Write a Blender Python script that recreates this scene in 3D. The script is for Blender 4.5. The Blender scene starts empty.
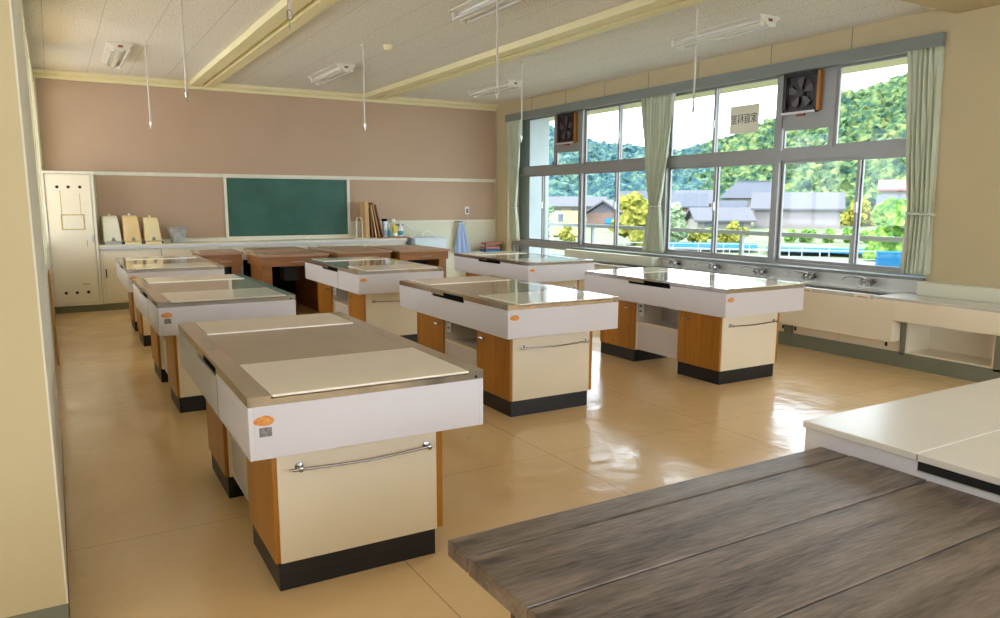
import bpy, bmesh, math, random
from mathutils import Vector, Matrix, noise
random.seed(7)
scn = bpy.context.scene
# ---------------------------------------------------------------- camera
R_ = Vector((0.86132701, -0.50804708, 0.00198525))
U_ = Vector((0.07847807, 0.13690791, 0.98747021))
F_ = Vector((0.50195315, 0.85037897, -0.15779303))
cd = bpy.data.cameras.new('camera'); cam = bpy.data.objects.new('camera', cd)
scn.collection.objects.link(cam)
m = Matrix.Identity(4)
for i in range(3):
    m[i][0] = R_[i]; m[i][1] = U_[i]; m[i][2] = -F_[i]
m[0][3], m[1][3], m[2][3] = 0, 0, 1.5477
cam.matrix_world = m
cd.sensor_width = 36; cd.lens = 36 * 750.96 / 1000; cd.shift_y = 0.01354; cd.clip_start = .05; cd.clip_end = 3000
scn.camera = cam
# ---------------------------------------------------------------- world, sun, exposure
w = bpy.data.worlds.new('sky'); scn.world = w; w.use_nodes = True
wn = w.node_tree.nodes; wl = w.node_tree.links; wn.clear()
wo = wn.new('ShaderNodeOutputWorld'); wb = wn.new('ShaderNodeBackground')
wb.inputs[0].default_value = (.79, .885, 1.0, 1); wb.inputs[1].default_value = 1.3
wl.new(wb.outputs[0], wo.inputs[0])
sd = bpy.data.lights.new('sun', 'SUN'); sun = bpy.data.objects.new('sun', sd); scn.collection.objects.link(sun)
sd.energy = .95; sd.angle = .02; sd.color = (1, .95, .86)
sun.rotation_euler = Vector((.62, -.22, -.75)).to_track_quat('-Z', 'Y').to_euler()
vs = scn.view_settings
vs.view_transform = 'Standard'; vs.look = 'None'; vs.exposure = 2.52; vs.gamma = 1; vs.use_curve_mapping = False
scn.cycles.use_denoising = True
scn.cycles.max_bounces = 10; scn.cycles.diffuse_bounces = 6; scn.cycles.glossy_bounces = 4
scn.cycles.transparent_max_bounces = 12; scn.cycles.transmission_bounces = 4
scn.cycles.sample_clamp_indirect = 6; scn.cycles.caustics_reflective = False; scn.cycles.caustics_refractive = False

# ---------------------------------------------------------------- materials
def srgb(h):
    if isinstance(h, str): c = [int(h[i:i+2], 16)/255 for i in (0, 2, 4)]
    else: c = [v/255 for v in h]
    return tuple(((v/12.92) if v <= .04045 else ((v+.055)/1.055)**2.4) for v in c) + (1,)
def nm(name):
    mt = bpy.data.materials.new(name); mt.use_nodes = True
    nt = mt.node_tree; b = nt.nodes['Principled BSDF']
    return mt, nt, b
def mat(name, col, rough=.5, var=.06, scale=6, metal=0, spec=.5, stretch=(1, 1, 1), bump=0, bscale=None, coat=0, col2=None, detail=4, coords='Object'):
    """surface whose colour wanders between two tones on a noise"""
    mt, nt, b = nm(name)
    N, K = nt.nodes, nt.links
    c = srgb(col)
    c2 = srgb(col2) if col2 else tuple(max(0, v*(1-var*2)) for v in c[:3]) + (1,)
    tc = N.new('ShaderNodeTexCoord'); mp = N.new('ShaderNodeMapping'); mp.inputs['Scale'].default_value = stretch
    K.new(tc.outputs[coords], mp.inputs[0])
    no = N.new('ShaderNodeTexNoise'); no.inputs['Scale'].default_value = scale; no.inputs['Detail'].default_value = detail
    K.new(mp.outputs[0], no.inputs[0])
    cr = N.new('ShaderNodeValToRGB'); cr.color_ramp.elements[0].position = .3; cr.color_ramp.elements[1].position = .7
    cr.color_ramp.elements[0].color = c2; cr.color_ramp.elements[1].color = c
    K.new(no.outputs[0], cr.inputs[0]); K.new(cr.outputs[0], b.inputs['Base Color'])
    b.inputs['Roughness'].default_value = rough; b.inputs['Metallic'].default_value = metal
    b.inputs['Specular IOR Level'].default_value = spec
    b.inputs['Coat Weight'].default_value = coat; b.inputs['Coat Roughness'].default_value = .06
    if bump:
        n2 = N.new('ShaderNodeTexNoise'); n2.inputs['Scale'].default_value = bscale or scale*4
        K.new(mp.outputs[0], n2.inputs[0])
        bp = N.new('ShaderNodeBump'); bp.inputs['Strength'].default_value = bump; bp.inputs['Distance'].default_value = .01
        K.new(n2.outputs[0], bp.inputs['Height']); K.new(bp.outputs[0], b.inputs['Normal'])
    return mt
def math_(N, K, op, a, b=None):
    n = N.new('ShaderNodeMath'); n.operation = op
    for i, v in enumerate((a, b)):
        if v is None: continue
        if isinstance(v, (int, float)): n.inputs[i].default_value = v
        else: K.new(v, n.inputs[i])
    return n.outputs[0]
def mixc(N, K, f, a, b):
    n = N.new('ShaderNodeMix'); n.data_type = 'RGBA'
    K.new(f, n.inputs[0])
    for i, v in ((6, a), (7, b)):
        if isinstance(v, tuple): n.inputs[i].default_value = v
        else: K.new(v, n.inputs[i])
    return n.outputs[2]
def floor_mat():
    mt, nt, b = nm('waxed_vinyl'); N, K = nt.nodes, nt.links
    tc = N.new('ShaderNodeTexCoord'); sp = N.new('ShaderNodeSeparateXYZ'); K.new(tc.outputs['Object'], sp.inputs[0])
    no = N.new('ShaderNodeTexNoise'); no.inputs['Scale'].default_value = .9; no.inputs['Detail'].default_value = 6; K.new(tc.outputs['Object'], no.inputs[0])
    base = mixc(N, K, no.outputs[0], srgb((224, 188, 134)), srgb((238, 207, 156)))
    # sheet seams every 1.35 m in x, with a few cross seams
    fx = math_(N, K, 'FRACT', math_(N, K, 'DIVIDE', math_(N, K, 'SUBTRACT', sp.outputs[0], -.14), 1.345))
    fy = math_(N, K, 'FRACT', math_(N, K, 'DIVIDE', math_(N, K, 'ADD', sp.outputs[1], 1.2), 4.9))
    s1 = math_(N, K, 'LESS_THAN', fx, .004); s2 = math_(N, K, 'LESS_THAN', fy, .0008)
    s = math_(N, K, 'MULTIPLY', math_(N, K, 'MAXIMUM', s1, s2), .55)
    # scuffs
    sc = N.new('ShaderNodeTexNoise'); sc.inputs['Scale'].default_value = 9; sc.inputs['Detail'].default_value = 8; K.new(tc.outputs['Object'], sc.inputs[0])
    sm = math_(N, K, 'MULTIPLY', math_(N, K, 'GREATER_THAN', sc.outputs[0], .73), .35)
    c1 = mixc(N, K, s, base, srgb((120, 88, 56)))
    c2 = mixc(N, K, sm, c1, srgb((140, 105, 66)))
    K.new(c2, b.inputs['Base Color'])
    r = N.new('ShaderNodeTexNoise'); r.inputs['Scale'].default_value = 2.5; r.inputs['Detail'].default_value = 5; K.new(tc.outputs['Object'], r.inputs[0])
    mr = N.new('ShaderNodeMapRange'); mr.inputs[1].default_value = .3; mr.inputs[2].default_value = .7; mr.inputs[3].default_value = .10; mr.inputs[4].default_value = .26
    K.new(r.outputs[0], mr.inputs[0]); K.new(mr.outputs[0], b.inputs['Roughness'])
    b.inputs['Specular IOR Level'].default_value = .62
    n2 = N.new('ShaderNodeTexNoise'); n2.inputs['Scale'].default_value = 7; n2.inputs['Detail'].default_value = 3; K.new(tc.outputs['Object'], n2.inputs[0])
    bp = N.new('ShaderNodeBump'); bp.inputs['Strength'].default_value = .22; bp.inputs['Distance'].default_value = .02
    K.new(n2.outputs[0], bp.inputs['Height']); K.new(bp.outputs[0], b.inputs['Normal'])
    return mt
def ceiling_mat():
    mt, nt, b = nm('acoustic_tile'); N, K = nt.nodes, nt.links
    tc = N.new('ShaderNodeTexCoord'); sp = N.new('ShaderNodeSeparateXYZ'); K.new(tc.outputs['Object'], sp.inputs[0])
    dx = math_(N, K, 'DIVIDE', math_(N, K, 'SUBTRACT', sp.outputs[0], .06), .508)
    fx = math_(N, K, 'FRACT', dx); row = math_(N, K, 'FLOOR', dx)
    off = math_(N, K, 'MULTIPLY', math_(N, K, 'MODULO', row, 2.0), .46)
    fy = math_(N, K, 'FRACT', math_(N, K, 'DIVIDE', math_(N, K, 'ADD', sp.outputs[1], off), .92))
    s1 = math_(N, K, 'LESS_THAN', fx, .012); s2 = math_(N, K, 'MULTIPLY', math_(N, K, 'LESS_THAN', fy, .007), .45)
    s = math_(N, K, 'MULTIPLY', math_(N, K, 'MAXIMUM', s1, s2), .42)
    no = N.new('ShaderNodeTexNoise'); no.inputs['Scale'].default_value = 55; no.inputs['Detail'].default_value = 3; K.new(tc.outputs['Object'], no.inputs[0])
    g = math_(N, K, 'MULTIPLY', math_(N, K, 'GREATER_THAN', no.outputs[0], .56), .7)
    c = mixc(N, K, g, srgb((230, 227, 220)), srgb((192, 186, 176)))
    c = mixc(N, K, s, c, srgb((96, 88, 78)))
    K.new(c, b.inputs['Base Color']); b.inputs['Roughness'].default_value = .95; b.inputs['Specular IOR Level'].default_value = .1
    return mt
def wood_mat(name, c1, c2, rough=.4, axis='Z', scale=9, coat=0, bump=0, worn=None, stretch=.07):
    mt, nt, b = nm(name); N, K = nt.nodes, nt.links
    tc = N.new('ShaderNodeTexCoord'); mp = N.new('ShaderNodeMapping')
    st = {'X': (stretch, 1, 1), 'Y': (1, .07, 1), 'Z': (1, 1, .07)}[axis]; mp.inputs['Scale'].default_value = st
    K.new(tc.outputs['Object'], mp.inputs[0])
    no = N.new('ShaderNodeTexNoise'); no.inputs['Scale'].default_value = scale; no.inputs['Detail'].default_value = 9; no.inputs['Distortion'].default_value = .9
    K.new(mp.outputs[0], no.inputs[0])
    fine = N.new('ShaderNodeTexNoise'); fine.inputs['Scale'].default_value = scale*9; fine.inputs['Detail'].default_value = 6; K.new(mp.outputs[0], fine.inputs[0])
    mx = math_(N, K, 'ADD', math_(N, K, 'MULTIPLY', no.outputs[0], .65), math_(N, K, 'MULTIPLY', fine.outputs[0], .35))
    cr = N.new('ShaderNodeValToRGB'); cr.color_ramp.elements[0].position = .36; cr.color_ramp.elements[1].position = .62
    cr.color_ramp.elements[0].color = srgb(c1); cr.color_ramp.elements[1].color = srgb(c2)
    K.new(mx, cr.inputs[0]); out = cr.outputs[0]
    if worn:
        n3 = N.new('ShaderNodeTexNoise'); n3.inputs['Scale'].default_value = 3.2; n3.inputs['Detail'].default_value = 8; n3.inputs['Roughness'].default_value = .7; K.new(tc.outputs['Object'], n3.inputs[0])
        f3 = N.new('ShaderNodeMapRange'); f3.inputs[1].default_value = .42; f3.inputs[2].default_value = .68; f3.inputs[4].default_value = .55; K.new(n3.outputs[0], f3.inputs[0])
        out = mixc(N, K, f3.outputs[0], out, srgb(worn))
    K.new(out, b.inputs['Base Color']); b.inputs['Roughness'].default_value = rough; b.inputs['Coat Weight'].default_value = coat
    b.inputs['Coat Roughness'].default_value = .2
    if bump:
        bp = N.new('ShaderNodeBump'); bp.inputs['Strength'].default_value = bump; bp.inputs['Distance'].default_value = .004
        K.new(mx, bp.inputs['Height']); K.new(bp.outputs[0], b.inputs['Normal'])
    return mt
def glass_mat():
    mt, nt, b = nm('window_glass'); N, K = nt.nodes, nt.links
    N.remove(b); o = N['Material Output']
    t = N.new('ShaderNodeBsdfTransparent'); t.inputs[0].default_value = (.97, .985, .98, 1)
    g = N.new('ShaderNodeBsdfGlossy'); g.inputs['Roughness'].default_value = .02
    mx = N.new('ShaderNodeMixShader'); mx.inputs[0].default_value = .05
    no = N.new('ShaderNodeTexNoise'); no.inputs['Scale'].default_value = 1.5
    mr = N.new('ShaderNodeMapRange'); mr.inputs[3].default_value = .01; mr.inputs[4].default_value = .025
    K.new(no.outputs[0], mr.inputs[0]); K.new(mr.outputs[0], mx.inputs[0])
    K.new(t.outputs[0], mx.inputs[1]); K.new(g.outputs[0], mx.inputs[2]); K.new(mx.outputs[0], o.inputs[0])
    return mt
def foliage_mat(name, c1, c2, c3, scale=.35):
    mt, nt, b = nm(name); N, K = nt.nodes, nt.links
    tc = N.new('ShaderNodeTexCoord')
    no = N.new('ShaderNodeTexNoise'); no.inputs['Scale'].default_value = scale; no.inputs['Detail'].default_value = 6; K.new(tc.outputs['Object'], no.inputs[0])
    cr = N.new('ShaderNodeValToRGB'); e = cr.color_ramp.elements
    e[0].position = .35; e[0].color = srgb(c1); e[1].position = .65; e[1].color = srgb(c3)
    x = e.new(.5); x.color = srgb(c2)
    K.new(no.outputs[0], cr.inputs[0]); K.new(cr.outputs[0], b.inputs['Base Color'])
    b.inputs['Roughness'].default_value = 1; b.inputs['Specular IOR Level'].default_value = .05
    return mt

M = {}
M['floor'] = floor_mat(); M['ceiling'] = ceiling_mat()
M['cream_wall'] = mat('cream_wall_paint', (208, 194, 152), .75, .03, 1.4)
M['tan_wall'] = mat('tan_wall_paint', (194, 178, 140), .8, .03, 1.2)
M['green_cream'] = mat('pale_green_cream_paint', (222, 220, 196), .7, .03, 1.5)
M['white_trim'] = mat('worn_white_trim', (232, 228, 208), .5, .05, 12, stretch=(1, 1, .2))
M['cornice'] = mat('yellow_cream_cornice', (232, 222, 176), .55, .02, 3)
M['mauve'] = mat('mauve_pinboard_cloth', (190, 163, 138), .9, .03, 1.1, bump=.1, bscale=220)
M['chalk'] = mat('green_chalkboard', (28, 82, 68), .5, .18, 2.2, col2=(46, 98, 84), detail=8)
M['alu'] = mat('satin_aluminium', (205, 205, 205), .38, .03, 20, metal=.35)
M['win_frame'] = mat('grey_window_metal', (150, 148, 144), .42, .04, 5, metal=.25)
M['header_grey'] = mat('blue_grey_paint', (126, 130, 124), .6, .03, 2)
M['plinth_grey'] = mat('sage_grey_plinth', (122, 126, 108), .55, .05, 4)
M['steel'] = mat('brushed_steel', (204, 198, 190), .13, .06, 30, metal=.85, stretch=(1, .1, 1))
M['chrome'] = mat('chrome', (170, 170, 168), .14, .02, 5, metal=1)
M['lam_white'] = mat('white_laminate_apron', (218, 214, 216), .35, .02, 2)
M['lam_cream'] = mat('cream_laminate', (238, 228, 204), .32, .02, 2)
M['lid'] = mat('cream_table_lid', (248, 240, 222), .06, .015, 3, spec=.8)
M['mid'] = mat('taupe_table_centre', (178, 166, 146), .05, .04, 3, spec=.9)
M['worktop'] = mat('pale_steel_worktop', (214, 212, 204), .22, .04, 12, metal=.25)
M['demo_top'] = mat('white_demonstration_top', (226, 220, 208), .24, .02, 3)
M['kick'] = mat('black_kick_plate', (30, 32, 38), .45, .15, 6)
M['orange_wood'] = wood_mat('orange_wood_veneer', (158, 100, 28), (192, 132, 46), .35, 'Z', 7)
M['brown_wood'] = wood_mat('brown_wood_laminate', (134, 86, 42), (168, 114, 62), .4, 'X', 6)
M['brown_top'] = wood_mat('pinkish_brown_laminate', (160, 122, 92), (186, 150, 120), .35, 'X', 6)
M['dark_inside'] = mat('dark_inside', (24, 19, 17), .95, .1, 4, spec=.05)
M['old_wood'] = wood_mat('weathered_plank', (54, 42, 34), (142, 126, 112), .36, 'X', 13, bump=.7, worn=(110, 96, 84), stretch=.13)
M['old_wood_end'] = wood_mat('weathered_leg', (50, 38, 28), (112, 92, 70), .55, 'Z', 6, bump=.5)
M['black'] = mat('black_plastic', (22, 22, 24), .4, .1, 6)
M['sticker_orange'] = mat('orange_brown_sticker', (206, 112, 24), .5, .3, 60, col2=(236, 176, 96))
M['tag_grey'] = mat('grey_asset_tag', (150, 148, 142), .5, .3, 90)
M['glass'] = glass_mat()
M['curtain'] = mat('pale_green_curtain', (192, 198, 174), .9, .04, 8, bump=.1, bscale=180)
M['fan_dark'] = mat('dark_brown_fan_plastic', (52, 40, 40), .4, .1, 6)
M['fan_blade'] = mat('smoky_fan_blade', (92, 82, 86), .35, .1, 6)
M['paper'] = mat('paper', (226, 222, 200), .8, .02, 9)
M['ink'] = mat('black_ink', (60, 58, 52), .8, .02, 9)
M['tube'] = mat('unlit_fluorescent_tube', (205, 203, 196), .25, .01, 9)
M['fix_white'] = mat('fixture_white_enamel', (226, 222, 210), .35, .02, 6)
M['rust'] = mat('brown_plug', (150, 90, 56), .5, .1, 20)
M['rod'] = mat('white_hanging_pipe', (208, 202, 194), .4, .04, 20)
M['yellow_ivory'] = mat('aged_yellow_ivory_plastic', (238, 208, 148), .45, .04, 9)
M['ivory'] = mat('ivory_plastic', (238, 234, 210), .45, .02, 9)
M['ivory2'] = mat('light_yellow_plastic', (240, 222, 168), .45, .03, 9)
M['grey_plastic'] = mat('smoky_base', (192, 190, 184), .4, .03, 9)
M['zinc'] = mat('galvanised_zinc', (206, 212, 214), .35, .2, 14, metal=.3)
M['lightblue'] = mat('pale_blue_enamel', (206, 224, 232), .45, .02, 5)
M['towel'] = mat('blue_towel', (176, 198, 236), .95, .05, 20, bump=.2)
M['board1'] = wood_mat('light_board', (196, 152, 98), (216, 178, 122), .6, 'Z', 10)
M['board2'] = wood_mat('mid_board', (150, 104, 66), (176, 128, 84), .6, 'Z', 10)
M['board3'] = wood_mat('dark_board', (104, 70, 46), (134, 94, 64), .6, 'Z', 10)
M['yellow'] = mat('yellow_bottle', (236, 212, 60), .4, .04, 9)
M['white_pl'] = mat('white_bottle_plastic', (238, 240, 238), .35, .02, 9)
M['teal'] = mat('teal_label', (60, 150, 170), .4, .1, 30)
M['red'] = mat('red_tray', (214, 128, 112), .5, .05, 9)
M['blue'] = mat('blue_tray', (60, 130, 190), .5, .05, 9)
M['stain'] = mat('tape_residue', (214, 190, 110), .8, .2, 60)
M['redmark'] = mat('red_print', (190, 90, 80), .7, .05, 60)
M['concrete'] = mat('painted_concrete', (176, 186, 186), .85, .06, 2)
M['rail'] = mat('grey_rail_paint', (150, 156, 156), .6, .06, 4)
M['house_wall'] = mat('pale_pinkish_render', (130, 124, 124), .9, .04, .5)
M['house_wall2'] = mat('brown_siding', (118, 94, 84), .9, .08, .5)
M['house_wall3'] = mat('cream_siding', (122, 120, 112), .9, .05, .5)
M['roof_grey'] = mat('grey_roof_tiles', (72, 76, 86), .8, .1, 1.2, stretch=(1, 1, 3))
M['roof_pale'] = mat('pale_roof_tiles', (84, 84, 90), .8, .06, 1.2)
M['roof_red'] = mat('faded_red_roof', (146, 92, 88), .8, .06, 1.2)
M['house_glass'] = mat('dark_house_window', (80, 92, 104), .2, .1, 1)
M['field'] = mat('ripening_rice_field', (140, 126, 50), .95, .1, .05, col2=(122, 120, 58))
M['grass'] = mat('mixed_grass_ground', (62, 82, 46), .95, .1, .3, col2=(104, 108, 78))
M['road'] = mat('pale_asphalt', (98, 97, 94), .9, .05, .3)
M['pool'] = mat('blue_pool_water', (30, 88, 124), .95, .08, .5, spec=.05)
M['bark'] = mat('pale_bark', (130, 122, 106), .9, .1, 6)
M['leaf_far'] = foliage_mat('haze_tinted_leaves', (40, 68, 78), (60, 88, 88), (92, 114, 96), .32)  # distance haze put into the leaf colour as blue
M['leaf_near'] = foliage_mat('bright_hill_leaves', (38, 62, 58), (66, 90, 58), (108, 118, 74), .32)  # crown highlights and bluish shade mixed into the leaf colour
M['leaf_green'] = foliage_mat('fresh_green_leaves', (56, 92, 44), (86, 122, 52), (128, 150, 70), 1.6)
M['leaf_gold'] = foliage_mat('yellow_leaves', (84, 92, 40), (116, 116, 50), (146, 138, 68), 1.6)
M['leaf_pale'] = foliage_mat('silvery_green_leaves', (84, 106, 78), (112, 130, 98), (144, 156, 122), 1.6)

# ---------------------------------------------------------------- mesh helpers
COL = scn.collection
class MB:
    def __init__(self): self.bm = bmesh.new()
    def box(self, x0, x1, y0, y1, z0, z1):
        b = self.bm
        v = [b.verts.new((x, y, z)) for z in (z0, z1) for y in (y0, y1) for x in (x0, x1)]
        for f in ((0, 2, 3, 1), (4, 5, 7, 6), (0, 1, 5, 4), (2, 6, 7, 3), (0, 4, 6, 2), (1, 3, 7, 5)):
            b.faces.new([v[i] for i in f])
        return self
    def prism(self, pts, axis, a0, a1):
        """extrude the 2-D polygon pts along an axis; pts are in the remaining two coordinates in order"""
        b = self.bm
        def P(p, a):
            if axis == 'X': return (a, p[0], p[1])
            if axis == 'Y': return (p[0], a, p[1])
            return (p[0], p[1], a)
        A = [b.verts.new(P(p, a0)) for p in pts]; B = [b.verts.new(P(p, a1)) for p in pts]
        n = len(pts)
        b.faces.new(A); b.faces.new(B[::-1])
        for i in range(n): b.faces.new((A[i], B[i], B[(i+1) % n], A[(i+1) % n]))
        return self
    def tube(self, pts, r, seg=10, caps=True):
        b = self.bm; pts = [Vector(p) for p in pts]; rings = []
        rr = r if isinstance(r, (list, tuple)) else [r]*len(pts)
        up = None
        for i, p in enumerate(pts):
            d = (pts[min(i+1, len(pts)-1)] - pts[max(i-1, 0)]).normalized()
            if up is None or abs(up.dot(d)) > .98:
                up = Vector((0, 0, 1)) if abs(d.z) < .9 else Vector((1, 0, 0))
            s = d.cross(up).normalized(); t = s.cross(d).normalized(); up = t
            rings.append([b.verts.new(p + (s*math.cos(2*math.pi*k/seg) + t*math.sin(2*math.pi*k/seg))*rr[i]) for k in range(seg)])
        for i in range(len(rings)-1):
            for k in range(seg):
                b.faces.new((rings[i][k], rings[i][(k+1) % seg], rings[i+1][(k+1) % seg], rings[i+1][k]))
        if caps: b.faces.new(rings[0][::-1]); b.faces.new(rings[-1])
        return self
    def lathe(self, prof, c=(0, 0, 0), seg=20, sx=1, sy=1):
        b = self.bm; rings = []
        for r, z in prof:
            rings.append([b.verts.new((c[0]+sx*r*math.cos(2*math.pi*k/seg), c[1]+sy*r*math.sin(2*math.pi*k/seg), c[2]+z)) for k in range(seg)])
        for i in range(len(rings)-1):
            for k in range(seg): b.faces.new((rings[i][k], rings[i][(k+1) % seg], rings[i+1][(k+1) % seg], rings[i+1][k]))
        b.faces.new(rings[0][::-1]); b.faces.new(rings[-1])
        return self
    def blob(self, c, r, sub=2, amp=.3, seed=0, sz=1):
        b = self.bm
        g = bmesh.ops.create_icosphere(b, subdivisions=sub, radius=1)
        for v in g['verts']:
            n = noise.noise(v.co*1.7 + Vector((seed*3.1, seed*1.7, seed)))
            n2 = noise.noise(v.co*5 + Vector((seed, seed*2.3, 0)))*.5
            v.co *= (1 + amp*(n+n2)*1.4)
            v.co = Vector((c[0]+v.co.x*r, c[1]+v.co.y*r, c[2]+v.co.z*r*sz))
        return self
    def build(self, name, mt, parent=None, bevel=0, smooth=False, loc=None):
        b = self.bm
        bmesh.ops.recalc_face_normals(b, faces=b.faces)
        me = bpy.data.meshes.new(name); 
        if loc is not None: bmesh.ops.translate(b, verts=b.verts, vec=-Vector(loc))
        b.to_mesh(me); b.free()
        me.materials.append(M[mt] if isinstance(mt, str) else mt)
        if smooth:
            for p in me.polygons: p.use_smooth = True
            try: me.set_sharp_from_angle(angle=.7)
            except Exception: pass
        o = bpy.data.objects.new(name, me); COL.objects.link(o)
        if parent: o.parent = parent
        if loc is not None: o.location = loc
        if bevel:
            bv = o.modifiers.new('bevel', 'BEVEL'); bv.width = bevel; bv.segments = 2; bv.limit_method = 'ANGLE'
        return o
def B(x0, x1, y0, y1, z0, z1): return MB().box(x0, x1, y0, y1, z0, z1)
def thing(name, label, cat, loc=(0, 0, 0), rz=0, group=None):
    o = bpy.data.objects.new(name, None); COL.objects.link(o); o.empty_display_size = .1
    o.location = loc; o.rotation_euler = (0, 0, rz); o['label'] = label; o['category'] = cat
    if group: o['group'] = group
    return o
def tag(o, label, cat, group=None, kind=None):
    o['label'] = label; o['category'] = cat
    if group: o['group'] = group
    if kind: o['kind'] = kind
    return o
def struct(mb, name, mt, label=None, bevel=0, parent=None):
    o = mb.build(name, mt, parent, bevel=bevel)
    if parent is None:
        o['kind'] = 'structure'
        if label: o['label'] = label
    return o

# ---------------------------------------------------------------- room shell
ZC = 3.346; YB = 12.53; XL = -.085; XR = 7.30; XW = 7.45
struct(B(-5.1, 7.56, -2.3, 12.9, -.25, 0), 'floor', 'floor', 'tan waxed vinyl floor')
struct(B(-5.1, 7.56, -2.3, 12.9, ZC, 3.7), 'ceiling', 'ceiling', 'speckled acoustic tile ceiling')
struct(B(-.5, 7.56, YB, 12.9, 0, ZC), 'wall_back', 'green_cream', 'back wall painted pale green cream')
wl_ = MB(); wl_.box(-.5, XL, 5.6, YB, 0, 1.0); wl_.box(-.5, XL, 5.6, YB, 3.15, ZC)
for a_, c_ in ((5.6, 6.3), (8.1, 8.5), (10.3, 10.7), (12.3, YB)): wl_.box(-.5, XL, a_, c_, 1.0, 3.15)
struct(wl_, 'wall_left', 'green_cream', 'long left wall painted pale cream')
for k_, (a_, c_) in enumerate(((6.3, 8.1), (8.5, 10.3), (10.7, 12.3))):
    f_ = MB(); f_.box(-.34, -.28, a_, c_, 1.0, 1.05); f_.box(-.34, -.28, a_, c_, 3.1, 3.15); f_.box(-.34, -.28, a_, a_+.05, 1.05, 3.1); f_.box(-.34, -.28, c_-.05, c_, 1.05, 3.1); f_.box(-.34, -.28, (a_+c_)/2-.03, (a_+c_)/2+.03, 1.05, 3.1)
    struct(f_, 'window_%d' % (5+k_), 'win_frame')  # frames of unseen openings, added to let daylight into the far end
rr_ = MB(); rr_.box(-5, 7.56, -2.3, -2.2, 0, 1.0); rr_.box(-5, 7.56, -2.3, -2.2, 2.5, ZC); rr_.box(-5, .3, -2.3, -2.2, 1.0, 2.5)
struct(rr_, 'wall_rear', 'cream_wall')  # unseen wall, its opening sized to limit daylight from behind the camera
rr_ = MB(); rr_.box(-5.1, -5, -2.3, 2.93, 0, 1.0); rr_.box(-5.1, -5, -2.3, 2.93, 2.4, ZC); rr_.box(-5.1, -5, 1.2, 2.93, 1.0, 2.4)
struct(rr_, 'wall_corridor', 'cream_wall')  # unseen wall, its opening shaped to limit daylight from the left
struct(B(-5, -.066, 2.93, 5.6, .13, ZC), 'wall_front', 'cream_wall', 'tan painted wall end at the left edge of the photo')
struct(B(-5, -.062, 2.926, 5.6, 0, .13), 'baseboard_front', 'plinth_grey', 'grey baseboard of the left wall end')
struct(B(-.066, -.06, 2.93, 5.2, .13, ZC), 'trim_1', 'white_trim', 'white worn door lining along the left wall end')
struct(B(XL, XL+.012, 9.2, YB, .0, .09), 'baseboard_left', 'plinth_grey')
# right wall: above the window header, below the sill, pier toward the camera
rw = MB()
rw.box(XR, 7.56, 4.2, 12.1, 3.125, ZC)
rw.box(XR, 7.56, -2.2, 4.2, 0, ZC)
rw.box(XR, 7.56, 12.1, YB, 0, ZC)
rw.box(XR, 7.56, 4.2, 10.0, 0, .80)
struct(rw, 'wall_right', 'tan_wall', 'tan painted window wall')
sm = MB()
for y in (5.18, 6.21, 7.36, 8.31, 9.28, 10.3, 11.3): sm.box(XR-.003, XR, y-.004, y+.004, 3.125, ZC)
struct(sm, 'trim_2', 'plinth_grey', 'thin vertical joints in the panel above the window header')
struct(B(XR-.06, XR+.02, 4.2, 12.1, 2.995, 3.12), 'trim_3', 'header_grey', 'blue grey curtain rail header over the windows')
struct(MB().box(XR-.05, 7.38, 4.18, 10.0, .80, .83), 'trim_4', 'header_grey', 'grey window sill board')
# cornice and mauve boards on the back wall
struct(MB().prism([(YB, 3.345), (YB-.09, 3.345), (YB-.09, 3.30), (YB-.03, 3.27), (YB-.03, 3.235), (YB, 3.235)], 'X', XL, XR), 'trim_5', 'cornice', 'cream cornice along the top of the back wall')
struct(B(XL, XL+.025, YB-.03, YB, 1.97, 3.235), 'trim_6', 'cornice')
o = B(XL+.03, XR-.02, YB-.02, YB-.0005, 1.985, 3.232).build('pinboard', 'mauve'); tag(o, 'wide mauve pinboard covering the top of the back wall above the chalkboard', 'pinboard')
o = B(.58, 2.335, YB-.02, YB-.0005, 1.0, 1.925).build('pinboard', 'mauve'); tag(o, 'mauve pinboard between the tall white cabinet and the chalkboard', 'pinboard')
o = B(4.395, 7.26, YB-.02, YB-.0005, 1.23, 1.925).build('pinboard', 'mauve'); tag(o, 'mauve pinboard to the right of the chalkboard', 'pinboard')
tr = MB(); tr.box(XL, XR-.02, YB-.035, YB, 1.93, 1.98); tr.box(5.15, XR-.02, YB-.03, YB, 1.195, 1.225)
struct(tr, 'trim_7', 'white_trim', 'white rails framing the pinboards')
cb = thing('chalkboard', 'dark green chalkboard in a white frame on the back wall', 'chalkboard', (3.37, YB, 1.0))
B(2.38, 4.36, YB-.03, YB-.001, 1.0, 1.92).build('writing_surface', 'chalk', cb).location = (-3.37, -YB, -1.0)
fr = MB(); fr.box(2.34, 2.385, YB-.05, YB-.001, .985, 1.93); fr.box(4.345, 4.39, YB-.05, YB-.001, .985, 1.93); fr.box(2.385, 4.345, YB-.05, YB-.03, .985, 1.005)
fr.build('frame', 'white_trim', cb).location = (-3.37, -YB, -1.0)
# ceiling beams (channel rails)
for i, x0 in enumerate((1.93, 4.66)):
    bm_ = MB()
    bm_.box(x0, x0+.15, -1.2, YB-.09, 3.275, ZC); bm_.box(x0+.22, x0+.35, -1.2, YB-.09, 3.275, ZC); bm_.box(x0+.15, x0+.22, -1.2, YB-.09, 3.325, ZC)
    struct(bm_, 'trim_%d' % (8+i), 'cornice', 'cream boxed rail running along the ceiling')
struct(B(6.2, XR, 3.55, 4.12, 3.27, ZC), 'trim_10', 'tan_wall')

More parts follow.
